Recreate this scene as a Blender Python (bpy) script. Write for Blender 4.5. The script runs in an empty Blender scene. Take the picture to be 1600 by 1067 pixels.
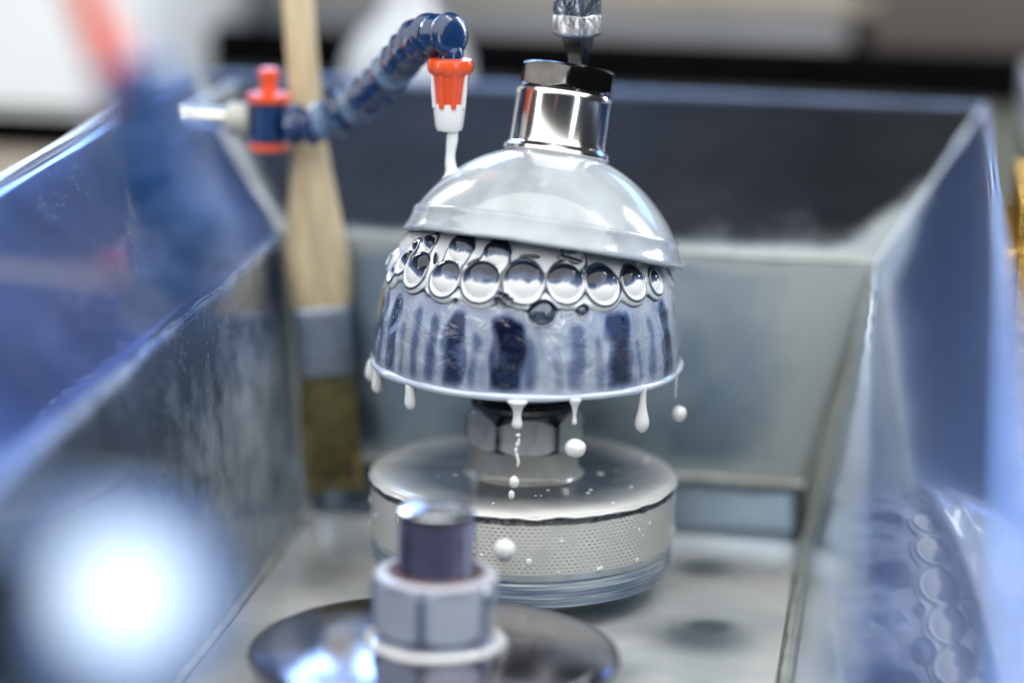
import bpy, bmesh, math, random
import numpy as np
from mathutils import Vector, Matrix, noise as mnoise
random.seed(7)
rad = math.radians
SC = bpy.context.scene
COL = SC.collection
SC.unit_settings.system = 'METRIC'
SC.unit_settings.scale_length = 0.015          # one scene unit is 15 mm: a table-top polishing machine

# ------------------------------------------------------------------ camera
cd = bpy.data.cameras.new('camera'); cam = bpy.data.objects.new('camera', cd); COL.objects.link(cam)
YAW, PITCH, ROLL = rad(7.7), rad(12.95), rad(1.3)
FWD = Vector((-math.sin(YAW)*math.cos(PITCH), math.cos(YAW)*math.cos(PITCH), -math.sin(PITCH)))
_r = Vector((math.cos(YAW), math.sin(YAW), 0)); _u = _r.cross(FWD)
RGT = _r*math.cos(ROLL) + _u*math.sin(ROLL); UPV = RGT.cross(FWD)
M = Matrix((RGT, UPV, -FWD)).transposed().to_4x4(); M.translation = Vector((5.75, -44.2, 12.31))
cam.matrix_world = M
cd.sensor_width = 36; cd.lens = 103.95; cd.clip_start = 1; cd.clip_end = 500
cd.dof.use_dof = True; cd.dof.focus_distance = 44.3; cd.dof.aperture_fstop = 0.051
cd.dof.aperture_blades = 0
SC.camera = cam

# ------------------------------------------------------------------ world, lamps, exposure
w = bpy.data.worlds.new('World'); SC.world = w; w.use_nodes = True
bg = w.node_tree.nodes['Background']; bg.inputs[0].default_value = (.56, .62, .70, 1); bg.inputs[1].default_value = .05
SC.view_settings.view_transform = 'Standard'; SC.view_settings.look = 'None'
SC.view_settings.exposure = 0.2; SC.view_settings.gamma = 1
SC.render.engine = 'CYCLES'; SC.cycles.use_denoising = True
SC.cycles.max_bounces = 8; SC.cycles.glossy_bounces = 5; SC.cycles.transmission_bounces = 6
SC.cycles.sample_clamp_indirect = 6; SC.cycles.sample_clamp_direct = 0
SC.cycles.caustics_reflective = False; SC.cycles.caustics_refractive = False

def area(name, az, el, dist, sx, sy, rgb, radiance, aim=(0, 0, 2)):
    """a rectangular lamp at azimuth az (0 = straight away from the camera side, + = right), elevation el"""
    l = bpy.data.lights.new(name, 'AREA'); l.shape = 'RECTANGLE'; l.size = sx; l.size_y = sy
    l.color = rgb; l.energy = radiance*math.pi*sx*sy
    o = bpy.data.objects.new(name, l); COL.objects.link(o)
    a, e = rad(az), rad(el)
    p = Vector((math.sin(a)*math.cos(e), math.cos(a)*math.cos(e), math.sin(e)))*dist + Vector(aim)
    o.location = p; o.rotation_euler = (Vector(aim)-p).to_track_quat('-Z', 'Y').to_euler()
    return o
area('window_light_back', -22, 22, 60, 33, 28, (.30, .52, 1), 10)
area('window_light_far_left', -46, 26, 60, 8, 34, (.90, .95, 1), 20)
area('window_light_far_right', 26, 17, 60, 24, 18, (.16, .36, 1), 5.0)
area('window_light_right', 53, 22, 50, 7, 28, (.92, .96, 1), 24)
area('overhead_softbox', 180, 60, 45, 150, 62, (1, .99, .97), 2.35)  # large unseen soft fill, added overhead on the camera side
area('tube_light', 87, 50, 45, 1.2, 16, (1, 1, 1), 40)
area('collar_strip_light_left', -124, 9, 45, 6, 18, (1, .98, .94), 7)  # unseen tall lamp added to put a bright strip on the collar
area('collar_strip_light_right', 143, 9, 45, 4, 18, (.75, .88, 1), 9)  # second unseen lamp, added for the collar's right-hand strip

# ------------------------------------------------------------------ materials
def node(nt, typ, **kw):
    n = nt.nodes.new(typ)
    for k, v in kw.items():
        if k.startswith('i_'): n.inputs[int(k[2:])].default_value = v
        else: setattr(n, k, v)
    return n
def ramp(nt, stops, interp='LINEAR'):
    n = nt.nodes.new('ShaderNodeValToRGB'); cr = n.color_ramp; cr.interpolation = interp
    while len(cr.elements) < len(stops): cr.elements.new(.5)
    for e, (p, c) in zip(cr.elements, stops):
        e.position = p; e.color = (*c, 1) if not isinstance(c, (int, float)) else (c, c, c, 1)
    return n
def new_mat(name):
    m = bpy.data.materials.new(name); m.use_nodes = True
    return m, m.node_tree, m.node_tree.nodes['Principled BSDF']
def simple(name, base, rough=.4, metal=0, coat=0, var=.12, nscale=3., bump=0, bscale=20., sss=0, spec=.5, coatr=.05, rvar=.0, stretch=None):
    m, nt, b = new_mat(name); L = nt.links.new
    tc = node(nt, 'ShaderNodeTexCoord')
    n = node(nt, 'ShaderNodeTexNoise'); n.inputs['Scale'].default_value = nscale; n.inputs['Detail'].default_value = 5
    if stretch:
        mp = node(nt, 'ShaderNodeMapping'); mp.inputs['Scale'].default_value = stretch; L(tc.outputs['Object'], mp.inputs[0]); L(mp.outputs[0], n.inputs['Vector'])
    else: L(tc.outputs['Object'], n.inputs['Vector'])
    r = ramp(nt, [(.3, tuple(max(0, c*(1-var)) for c in base)), (.7, tuple(min(1, c*(1+var)) for c in base))])
    L(n.outputs['Fac'], r.inputs[0]); L(r.outputs[0], b.inputs['Base Color'])
    b.inputs['Roughness'].default_value = rough; b.inputs['Metallic'].default_value = metal
    b.inputs['Coat Weight'].default_value = coat; b.inputs['Coat Roughness'].default_value = coatr
    b.inputs['Specular IOR Level'].default_value = spec
    if rvar:
        mr = node(nt, 'ShaderNodeMapRange'); mr.inputs[1].default_value = .3; mr.inputs[2].default_value = .7
        mr.inputs[3].default_value = max(0, rough-rvar); mr.inputs[4].default_value = rough+rvar
        L(n.outputs['Fac'], mr.inputs[0]); L(mr.outputs[0], b.inputs['Roughness'])
    if sss:
        b.inputs['Subsurface Weight'].default_value = sss; b.inputs['Subsurface Radius'].default_value = (.3, .3, .3)
        b.inputs['Subsurface Scale'].default_value = .3
    if bump:
        n2 = node(nt, 'ShaderNodeTexNoise'); n2.inputs['Scale'].default_value = bscale; n2.inputs['Detail'].default_value = 4
        L(tc.outputs['Object'], n2.inputs['Vector'])
        bp = node(nt, 'ShaderNodeBump'); bp.inputs['Strength'].default_value = bump; bp.inputs['Distance'].default_value = .05
        L(n2.outputs['Fac'], bp.inputs['Height']); L(bp.outputs[0], b.inputs['Normal'])
    return m

milk = simple('white_slurry', (.87, .89, .90), .12, 0, .6, .04, 2, .12, 3, spec=.5)
milk_shell = simple('milky_glass_shell', (.40, .445, .48), .16, 0, .8, .2, 1.5, .10, 1.6, spec=.45, coatr=.03, stretch=(1, 1, .28))
milk_lip = simple('slurry_on_lip', (.38, .43, .48), .16, 0, .8, .16, 1.6, .5, 2.2, coatr=.06)
chrome = simple('chrome', (.72, .71, .69), .15, 1, 0, .03, 4)
chrome_dark = simple('dark_chrome', (.07, .068, .066), .16, 1, 0, .35, 3, .03, 3)
steel_worn = simple('worn_steel', (.45, .47, .50), .3, 1, 0, .3, 5, .4, 12, rvar=.12)
nut_milky = simple('slurry_coated_nut', (.70, .73, .74), .35, 0, .3, .25, 2.6, .4, 6, rvar=.1)
nut_white = simple('pale_coated_nut', (.46, .52, .66), .35, .1, .3, .12, 1.5, .2, 4)
black_rubber = simple('black_rubber', (.008, .008, .011), .22, 0, .5, .3, 6)
dark_thread = simple('dark_threaded_steel', (.035, .04, .10), .35, .5, .3, .3, 3, .3, 9)
bolt_top = simple('bright_bolt_face', (.85, .90, .95), .22, 1, 0, .05, 3)
hose_blue = simple('blue_hose_plastic', (.005, .03, .11), .22, 0, .5, .3, 2, .2, 5)
hose_milky = simple('slurry_splashed_blue_plastic', (.10, .17, .28), .28, 0, .4, .7, 2.5, .3, 5)
orange = simple('orange_plastic', (.85, .10, .02), .3, 0, .4, .12, 2)
orange_far = simple('red_orange_plastic', (.75, .09, .04), .35, 0, .3, .1, 2)
wood = simple('pale_wood', (.55, .46, .29), .5, 0, .1, .30, 2.2, .2, 7, stretch=(3, 3, .3))
ferrule = simple('tinned_ferrule', (.30, .34, .40), .35, .9, 0, .2, 2, .3, 5)
bristle = simple('olive_bristle', (.085, .075, .022), .6, 0, 0, .5, 4)
bristle_tip = simple('olive_bristle_tip', (.20, .16, .06), .6, 0, 0, .4, 4)
white_paint = simple('white_enamel', (.80, .84, .88), .4, 0, .2, .05, .3)
black_paint = simple('black_rail_paint', (.003, .003, .004), .7, 0, 0, .3, .5, spec=.02)
grey_paint = simple('grey_machine_paint', (.30, .31, .33), .5, 0, .1, .2, .12)
tan_paint = simple('tan_laminate', (.42, .38, .32), .5, 0, .1, .12, .3)
brown_grey = simple('brown_grey_paint', (.09, .08, .075), .5, 0, .1, .5, .12)
deck_mat = simple('pale_green_grey_deck', (.24, .26, .24), .35, 0, .3, .15, .2)
cream_coat = simple('cream_residue', (.55, .56, .50), .45, 0, .3, .2, 1.5, .3, 4)
plastic_clear = simple('hazy_plastic', (.50, .53, .58), .3, 0, .4, .15, .3)
glow_surround = simple('black_glow_surround', (.012, .014, .02), .45, 0, .1, .3, 1)
disc_brown = simple('polished_plate', (.56, .53, .56), .17, 1, 0, .25, .8, .08, 3, rvar=.06)
plate_edge = simple('brown_plate_edge', (.07, .045, .03), .35, .5, .2, .5, 3)
sponge_m = simple('orange_sponge', (.86, .50, .12), .8, 0, 0, .3, 5, 1.0, 9)
pipe_m = simple('bright_pipe', (.75, .76, .72), .2, .9, 0, .1, 2)

# glowing disc and halo, added to imitate a blurred bright spot
glow_halo, nt, b = new_mat('blue_glow_halo'); b.inputs['Base Color'].default_value = (.3, .5, 1, 1)
b.inputs['Emission Color'].default_value = (.30, .50, 1, 1); b.inputs['Emission Strength'].default_value = .75
glow_core, nt, b = new_mat('glow_core')
b.inputs['Base Color'].default_value = (.8, .9, 1, 1)
b.inputs['Emission Color'].default_value = (.72, .88, 1, 1); b.inputs['Emission Strength'].default_value = 1.6

# sheet steel of the basin: metal with a wet film, dried slurry patches (attribute 'residue') and splash specks
def steel_panel(name, base, rough, speck=.5, resc=(.50, .53, .52), coat=.6, nsc=.9):
    m, nt, b = new_mat(name); L = nt.links.new
    tc = node(nt, 'ShaderNodeTexCoord'); at = node(nt, 'ShaderNodeAttribute', attribute_name='residue')
    n = node(nt, 'ShaderNodeTexNoise'); n.inputs['Scale'].default_value = nsc; n.inputs['Detail'].default_value = 7; n.inputs['Roughness'].default_value = .6
    L(tc.outputs['Object'], n.inputs['Vector'])
    n3 = node(nt, 'ShaderNodeTexNoise'); n3.inputs['Scale'].default_value = nsc*.35; n3.inputs['Detail'].default_value = 3
    L(tc.outputs['Object'], n3.inputs['Vector'])
    br = ramp(nt, [(.3, tuple(c*.72 for c in base)), (.7, tuple(min(1, c*1.2) for c in base))]); L(n3.outputs['Fac'], br.inputs[0])
    add = node(nt, 'ShaderNodeMath', operation='ADD'); L(at.outputs['Fac'], add.inputs[0])
    ms = node(nt, 'ShaderNodeMath', operation='MULTIPLY_ADD'); L(n.outputs['Fac'], ms.inputs[0]); ms.inputs[1].default_value = 1.1; ms.inputs[2].default_value = -.55
    L(ms.outputs[0], add.inputs[1])
    rf = ramp(nt, [(.12, 0.), (.85, 1.)]); L(add.outputs[0], rf.inputs[0])
    # specks: streaky dried droplets
    mp = node(nt, 'ShaderNodeMapping'); mp.inputs['Scale'].default_value = (1, 1, .55); L(tc.outputs['Object'], mp.inputs[0])
    v = node(nt, 'ShaderNodeTexVoronoi'); v.inputs['Scale'].default_value = 8.5; v.inputs['Randomness'].default_value = 1
    L(mp.outputs[0], v.inputs['Vector'])
    rv = ramp(nt, [(.10, 1.), (.22, 0.)]); L(v.outputs['Distance'], rv.inputs[0])
    n4 = node(nt, 'ShaderNodeTexNoise'); n4.inputs['Scale'].default_value = 1.3; n4.inputs['Detail'].default_value = 4; L(tc.outputs['Object'], n4.inputs['Vector'])
    rn = ramp(nt, [(.40, 0.), (.56, speck)] if speck >= .8 else [(.48, 0.), (.66, speck)]); L(n4.outputs['Fac'], rn.inputs[0])
    sp = node(nt, 'ShaderNodeMath', operation='MULTIPLY'); L(rv.outputs[0], sp.inputs[0]); L(rn.outputs[0], sp.inputs[1])
    mx = node(nt, 'ShaderNodeMath', operation='MAXIMUM'); L(rf.outputs[0], mx.inputs[0]); L(sp.outputs[0], mx.inputs[1])
    mc = node(nt, 'ShaderNodeMix', data_type='RGBA'); L(mx.outputs[0], mc.inputs[0]); L(br.outputs[0], mc.inputs[6]); mc.inputs[7].default_value = (*resc, 1)
    L(mc.outputs[2], b.inputs['Base Color'])
    inv = node(nt, 'ShaderNodeMath', operation='SUBTRACT'); inv.inputs[0].default_value = 1; L(mx.outputs[0], inv.inputs[1])
    mm = node(nt, 'ShaderNodeMath', operation='MULTIPLY'); L(inv.outputs[0], mm.inputs[0]); mm.inputs[1].default_value = .95
    L(mm.outputs[0], b.inputs['Metallic'])
    mr = node(nt, 'ShaderNodeMapRange'); mr.inputs[3].default_value = rough; mr.inputs[4].default_value = .5; L(mx.outputs[0], mr.inputs[0]); L(mr.outputs[0], b.inputs['Roughness'])
    b.inputs['Coat Weight'].default_value = coat; b.inputs['Coat Roughness'].default_value = .03
    bp = node(nt, 'ShaderNodeBump'); bp.inputs['Strength'].default_value = .10; bp.inputs['Distance'].default_value = .04
    L(mx.outputs[0], bp.inputs['Height']); L(bp.outputs[0], b.inputs['Normal'])
    return m
steel_side = steel_panel('side_sheet_steel', (.15, .23, .50), .30, .8, nsc=1.2)  # blue window reflection put into the base colour, here and on left and right
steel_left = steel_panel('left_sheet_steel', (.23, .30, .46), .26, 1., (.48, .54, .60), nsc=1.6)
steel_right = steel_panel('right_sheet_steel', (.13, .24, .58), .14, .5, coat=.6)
steel_back = steel_panel('back_sheet_steel', (.10, .105, .115), .34, .4, (.38, .43, .44))  # dark surroundings it would mirror are put into the base colour
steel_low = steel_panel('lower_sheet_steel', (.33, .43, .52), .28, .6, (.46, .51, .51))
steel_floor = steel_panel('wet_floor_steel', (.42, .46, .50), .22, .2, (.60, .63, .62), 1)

# tool body under the slurry: attribute 'bare' = how thin the slurry film is (web: painted shadow lines)
def film_mat(name, milkc, midc, darkc, namp, nscale, bump):
    m, nt, b = new_mat(name); L = nt.links.new
    tc = node(nt, 'ShaderNodeTexCoord'); at = node(nt, 'ShaderNodeAttribute', attribute_name='bare')
    mp = node(nt, 'ShaderNodeMapping'); mp.inputs['Scale'].default_value = (1, 1, .8); L(tc.outputs['Object'], mp.inputs[0])
    n = node(nt, 'ShaderNodeTexNoise'); n.inputs['Scale'].default_value = nscale; n.inputs['Detail'].default_value = 5; n.inputs['Distortion'].default_value = 1.2
    L(mp.outputs[0], n.inputs['Vector'])
    ms = node(nt, 'ShaderNodeMath', operation='MULTIPLY_ADD'); L(n.outputs['Fac'], ms.inputs[0]); ms.inputs[1].default_value = namp; ms.inputs[2].default_value = -namp*.5
    ad = node(nt, 'ShaderNodeMath', operation='ADD'); L(at.outputs['Fac'], ad.inputs[0]); L(ms.outputs[0], ad.inputs[1])
    r = ramp(nt, [(.0, milkc), (.45, midc), (.85, darkc)]); L(ad.outputs[0], r.inputs[0]); L(r.outputs[0], b.inputs['Base Color'])
    b.inputs['Roughness'].default_value = .14; b.inputs['Coat Weight'].default_value = 1; b.inputs['Coat Roughness'].default_value = .03
    n2 = node(nt, 'ShaderNodeTexNoise'); n2.inputs['Scale'].default_value = 3.2; n2.inputs['Detail'].default_value = 3; n2.inputs['Distortion'].default_value = .8
    L(tc.outputs['Object'], n2.inputs['Vector'])
    bp = node(nt, 'ShaderNodeBump'); bp.inputs['Strength'].default_value = bump; bp.inputs['Distance'].default_value = .06
    L(n2.outputs['Fac'], bp.inputs['Height']); L(bp.outputs[0], b.inputs['Normal']); L(bp.outputs[0], b.inputs['Coat Normal'])
    return m
skirt_mat = film_mat('slurry_over_fluted_tool', (.48, .54, .65), (.12, .165, .28), (.004, .007, .03), .62, 1.7, .6)
nut_front = film_mat('slurry_film_front_nut', (.50, .57, .72), (.22, .28, .44), (.05, .07, .16), .25, 1.4, .2)
nut_film = film_mat('slurry_film_on_nut', (.78, .81, .82), (.40, .43, .46), (.03, .035, .045), .7, 2.4, .3)
foam_mat = film_mat('slurry_web', (.74, .79, .82), (.10, .13, .19), (.008, .010, .018), .10, 3, .10)

# bubbles: white lower half, dark upper half and rim painted in as reflections
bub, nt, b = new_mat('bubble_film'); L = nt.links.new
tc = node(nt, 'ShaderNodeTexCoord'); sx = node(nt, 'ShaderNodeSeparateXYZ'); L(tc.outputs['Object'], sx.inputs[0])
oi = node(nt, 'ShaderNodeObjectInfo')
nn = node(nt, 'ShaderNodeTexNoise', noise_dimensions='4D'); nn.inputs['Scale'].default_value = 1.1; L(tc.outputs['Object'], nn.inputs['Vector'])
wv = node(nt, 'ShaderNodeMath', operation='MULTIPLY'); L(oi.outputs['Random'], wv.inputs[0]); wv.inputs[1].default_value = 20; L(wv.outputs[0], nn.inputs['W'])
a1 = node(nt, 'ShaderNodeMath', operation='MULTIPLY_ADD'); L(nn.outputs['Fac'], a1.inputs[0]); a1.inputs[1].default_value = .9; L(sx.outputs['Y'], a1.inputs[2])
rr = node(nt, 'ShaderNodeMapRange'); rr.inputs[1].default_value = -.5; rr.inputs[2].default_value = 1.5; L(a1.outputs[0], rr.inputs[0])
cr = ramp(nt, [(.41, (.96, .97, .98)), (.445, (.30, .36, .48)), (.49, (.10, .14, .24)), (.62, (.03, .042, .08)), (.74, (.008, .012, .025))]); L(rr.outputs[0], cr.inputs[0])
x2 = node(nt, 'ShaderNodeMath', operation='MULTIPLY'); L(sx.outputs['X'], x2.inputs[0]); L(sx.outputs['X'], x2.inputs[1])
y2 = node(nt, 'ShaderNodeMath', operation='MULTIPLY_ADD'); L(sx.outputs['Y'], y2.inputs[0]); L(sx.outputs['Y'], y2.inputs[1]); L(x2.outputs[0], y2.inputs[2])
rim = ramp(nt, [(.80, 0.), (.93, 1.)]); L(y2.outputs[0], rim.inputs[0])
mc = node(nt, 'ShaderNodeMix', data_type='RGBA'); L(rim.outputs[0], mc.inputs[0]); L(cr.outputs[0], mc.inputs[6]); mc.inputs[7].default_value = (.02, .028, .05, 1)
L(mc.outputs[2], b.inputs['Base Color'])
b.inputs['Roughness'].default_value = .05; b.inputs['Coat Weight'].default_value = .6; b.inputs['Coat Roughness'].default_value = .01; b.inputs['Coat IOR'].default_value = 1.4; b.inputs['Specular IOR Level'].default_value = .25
bubble_dark = simple('thin_clear_bubble', (.06, .08, .12), .05, .3, 1, .5, 2, coatr=.01)

# perforated band on the drum: rows of tiny oblong holes
perf, nt, b = new_mat('perforated_band'); L = nt.links.new
tc = node(nt, 'ShaderNodeTexCoord'); sx = node(nt, 'ShaderNodeSeparateXYZ'); L(tc.outputs['Object'], sx.inputs[0])
def mth(op, a, bb=None, c=None):
    n = node(nt, 'ShaderNodeMath', operation=op)
    for i, v in enumerate((a, bb, c)):
        if v is None: continue
        if isinstance(v, (int, float)): n.inputs[i].default_value = v
        else: L(v, n.inputs[i])
    return n.outputs[0]
ang = mth('ARCTAN2', sx.outputs['Y'], sx.outputs['X'])
uu = mth('MULTIPLY', ang, 2.38/.09); vv = mth('MULTIPLY', sx.outputs['Z'], 1/.056)
row = mth('FLOOR', vv); off = mth('MULTIPLY', mth('MODULO', mth('ABSOLUTE', row), 2.), .5)
fu = mth('SUBTRACT', mth('FRACT', mth('ADD', uu, off)), .5); fv = mth('SUBTRACT', mth('FRACT', vv), .5)
dd = mth('ADD', mth('POWER', mth('ABSOLUTE', mth('MULTIPLY', fu, 3.0)), 2.), mth('POWER', mth('ABSOLUTE', mth('MULTIPLY', fv, 4.2)), 2.))
hole = ramp(nt, [(.55, 1.), (.95, 0.)]); L(dd, hole.inputs[0])
nz = node(nt, 'ShaderNodeTexNoise'); nz.inputs['Scale'].default_value = 2.2; nz.inputs['Detail'].default_value = 5; L(tc.outputs['Object'], nz.inputs['Vector'])
nr = ramp(nt, [(.38, .12), (.62, 1.)]); L(nz.outputs['Fac'], nr.inputs[0])
zz = ramp(nt, [(.0, 1.), (.76, 1.), (.90, 0.)]); L(mth('MULTIPLY_ADD', sx.outputs['Z'], 1., 1.), zz.inputs[0])
hf = mth('MULTIPLY', mth('MULTIPLY', hole.outputs[0], nr.outputs[0]), zz.outputs[0])
pc = ramp(nt, [(.3, (.62, .64, .61)), (.7, (.82, .83, .80))]); L(nz.outputs['Fac'], pc.inputs[0])
mc = node(nt, 'ShaderNodeMix', data_type='RGBA'); L(hf, mc.inputs[0]); L(pc.outputs[0], mc.inputs[6]); mc.inputs[7].default_value = (.30, .30, .28, 1)
L(mc.outputs[2], b.inputs['Base Color']); b.inputs['Roughness'].default_value = .32; b.inputs['Coat Weight'].default_value = .5
bp = node(nt, 'ShaderNodeBump'); bp.invert = True; bp.inputs['Strength'].default_value = .5; bp.inputs['Distance'].default_value = .02; L(hf, bp.inputs['Height']); L(bp.outputs[0], b.inputs['Normal'])

# layered blue-grey band
band_mat, nt, b = new_mat('layered_blue_band'); L = nt.links.new
tc = node(nt, 'ShaderNodeTexCoord'); mp = node(nt, 'ShaderNodeMapping'); mp.inputs['Scale'].default_value = (.5, .5, 14); L(tc.outputs['Object'], mp.inputs[0])
nz = node(nt, 'ShaderNodeTexNoise'); nz.inputs['Scale'].default_value = 1.6; nz.inputs['Detail'].default_value = 6; L(mp.outputs[0], nz.inputs['Vector'])
pc = ramp(nt, [(.34, (.13, .19, .28)), (.52, (.24, .32, .43)), (.68, (.58, .64, .68))]); L(nz.outputs['Fac'], pc.inputs[0]); L(pc.outputs[0], b.inputs['Base Color'])
b.inputs['Roughness'].default_value = .25; b.inputs['Coat Weight'].default_value = .6

# drum top: slurry ring flung to the edge, wet steel with the tool's dark reflection painted in the middle
def radial_top(name, r_out, inner, outer, p0, p1, metal):
    m, nt, b = new_mat(name); L = nt.links.new
    tc = node(nt, 'ShaderNodeTexCoord'); sx = node(nt, 'ShaderNodeSeparateXYZ'); L(tc.outputs['Object'], sx.inputs[0])
    x2 = node(nt, 'ShaderNodeMath', operation='MULTIPLY'); L(sx.outputs['X'], x2.inputs[0]); L(sx.outputs['X'], x2.inputs[1])
    y2 = node(nt, 'ShaderNodeMath', operation='MULTIPLY_ADD'); L(sx.outputs['Y'], y2.inputs[0]); L(sx.outputs['Y'], y2.inputs[1]); L(x2.outputs[0], y2.inputs[2])
    sq = node(nt, 'ShaderNodeMath', operation='SQRT'); L(y2.outputs[0], sq.inputs[0])
    nz = node(nt, 'ShaderNodeTexNoise'); nz.inputs['Scale'].default_value = 1.1; nz.inputs['Detail'].default_value = 3; L(tc.outputs['Object'], nz.inputs['Vector'])
    ad = node(nt, 'ShaderNodeMath', operation='MULTIPLY_ADD'); L(nz.outputs['Fac'], ad.inputs[0]); ad.inputs[1].default_value = .5; L(sq.outputs[0], ad.inputs[2])
    dv = node(nt, 'ShaderNodeMath', operation='DIVIDE'); L(ad.outputs[0], dv.inputs[0]); dv.inputs[1].default_value = r_out
    r = ramp(nt, [(p0, 0.), (p1, 1.)]); L(dv.outputs[0], r.inputs[0])
    mc = node(nt, 'ShaderNodeMix', data_type='RGBA'); L(r.outputs[0], mc.inputs[0]); mc.inputs[6].default_value = (*inner, 1); mc.inputs[7].default_value = (*outer, 1)
    L(mc.outputs[2], b.inputs['Base Color'])
    iv = node(nt, 'ShaderNodeMath', operation='MULTIPLY_ADD'); L(r.outputs[0], iv.inputs[0]); iv.inputs[1].default_value = -metal; iv.inputs[2].default_value = metal
    L(iv.outputs[0], b.inputs['Metallic'])
    b.inputs['Roughness'].default_value = .3; b.inputs['Coat Weight'].default_value = .5; b.inputs['Coat Roughness'].default_value = .12
    return m
top_mat = radial_top('slurry_ring_on_drum', 2.6, (.10, .115, .14), (.70, .71, .69), .66, 1.06, .5)

# ------------------------------------------------------------------ mesh helpers
def mesh(name, verts, faces, mat, parent=None, smooth=True, sharp=None, attr=None):
    me = bpy.data.meshes.new(name); me.from_pydata([tuple(v) for v in verts], [], faces); me.update()
    bm = bmesh.new(); bm.from_mesh(me); bmesh.ops.recalc_face_normals(bm, faces=bm.faces); bm.to_mesh(me); bm.free()
    if mat: me.materials.append(mat)
    me.polygons.foreach_set('use_smooth', [smooth]*len(me.polygons))
    if sharp: me.set_sharp_from_angle(angle=rad(sharp))
    if attr:
        a = me.attributes.new(attr[0], 'FLOAT', 'POINT'); a.data.foreach_set('value', [float(x) for x in attr[1]])
    o = bpy.data.objects.new(name, me); COL.objects.link(o)
    if parent: o.parent = parent
    return o
def tag(o, label=None, cat=None, group=None, kind=None):
    if label: o['label'] = label
    if cat: o['category'] = cat
    if group: o['group'] = group
    if kind: o['kind'] = kind
    return o
def thing(name, label, cat, loc=(0, 0, 0), group=None, mat=None):
    o = bpy.data.objects.new(name, None); COL.objects.link(o); o.empty_display_size = .2
    if mat is not None: o.matrix_world = mat
    else: o.location = loc
    return tag(o, label, cat, group)
def lathe_vf(prof, n=96, fr=None):
    """prof: (r, z) list, fr(phi, r, z) -> (r, z) modulation"""
    V, F = [], []
    for (r, z) in prof:
        for k in range(n):
            p = 2*math.pi*k/n
            rr_, z_ = fr(p, r, z) if fr else (r, z)
            V.append((rr_*math.sin(p), -rr_*math.cos(p), z_))
    for j in range(len(prof)-1):
        for k in range(n):
            a = j*n+k; b_ = j*n+(k+1) % n
            F.append((a, b_, b_+n, a+n))
    if prof[0][0] > 1e-4: F.append(tuple(range(n)))
    if prof[-1][0] > 1e-4: F.append(tuple(range((len(prof)-1)*n, len(prof)*n)))
    return V, F
def lathe(name, prof, mat, parent=None, n=96, fr=None, sharp=35, cap=True):
    V, F = lathe_vf(prof, n, fr)
    if not cap: F = [f for f in F if len(f) == 4]
    return mesh(name, V, F, mat, parent, True, sharp)
def tube_vf(pts, radii, n=16, closed=False):
    pts = [Vector(p) for p in pts]; N = len(pts); V, F = [], []
    up = Vector((.13, .21, 1)).normalized(); prev = None
    for i, p in enumerate(pts):
        if closed: t = (pts[(i+1) % N]-pts[i-1])
        else: t = pts[min(i+1, N-1)]-pts[max(i-1, 0)]
        t.normalize()
        if prev is None:
            a = t.orthogonal() if abs(t.dot(up)) > .98 else up.cross(t)
        else: a = prev - t*prev.dot(t)
        a.normalize(); prev = a; c = t.cross(a)
        for k in range(n):
            q = 2*math.pi*k/n; V.append(p + (a*math.cos(q)+c*math.sin(q))*radii[i])
    for i in range(N if closed else N-1):
        for k in range(n):
            a0 = i*n+k; b0 = i*n+(k+1) % n; j = ((i+1) % N)*n
            F.append((a0, b0, j+(k+1) % n, j+k))
    if not closed: F.append(tuple(range(n))); F.append(tuple(range((N-1)*n, N*n)))
    return V, F
def tube(name, pts, radii, mat, parent=None, n=16, closed=False, sharp=50):
    if isinstance(radii, (int, float)): radii = [radii]*len(pts)
    V, F = tube_vf(pts, radii, n, closed)
    return mesh(name, V, F, mat, parent, True, sharp)
def box(name, c0, c1, mat, parent=None, bev=.05, origin=None):
    bm = bmesh.new(); bmesh.ops.create_cube(bm, size=1)
    c = [(a+b_)/2 for a, b_ in zip(c0, c1)]; s = [abs(b_-a) for a, b_ in zip(c0, c1)]
    for v in bm.verts: v.co = Vector((v.co.x*s[0]+c[0], v.co.y*s[1]+c[1], v.co.z*s[2]+c[2]))
    if bev: bmesh.ops.bevel(bm, geom=bm.edges[:], offset=bev, segments=3, affect='EDGES')
    me = bpy.data.meshes.new(name); bm.to_mesh(me); bm.free(); me.materials.append(mat)
    me.polygons.foreach_set('use_smooth', [True]*len(me.polygons)); me.set_sharp_from_angle(angle=rad(40))
    o = bpy.data.objects.new(name, me); COL.objects.link(o)
    if parent: o.parent = parent
    return o
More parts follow.
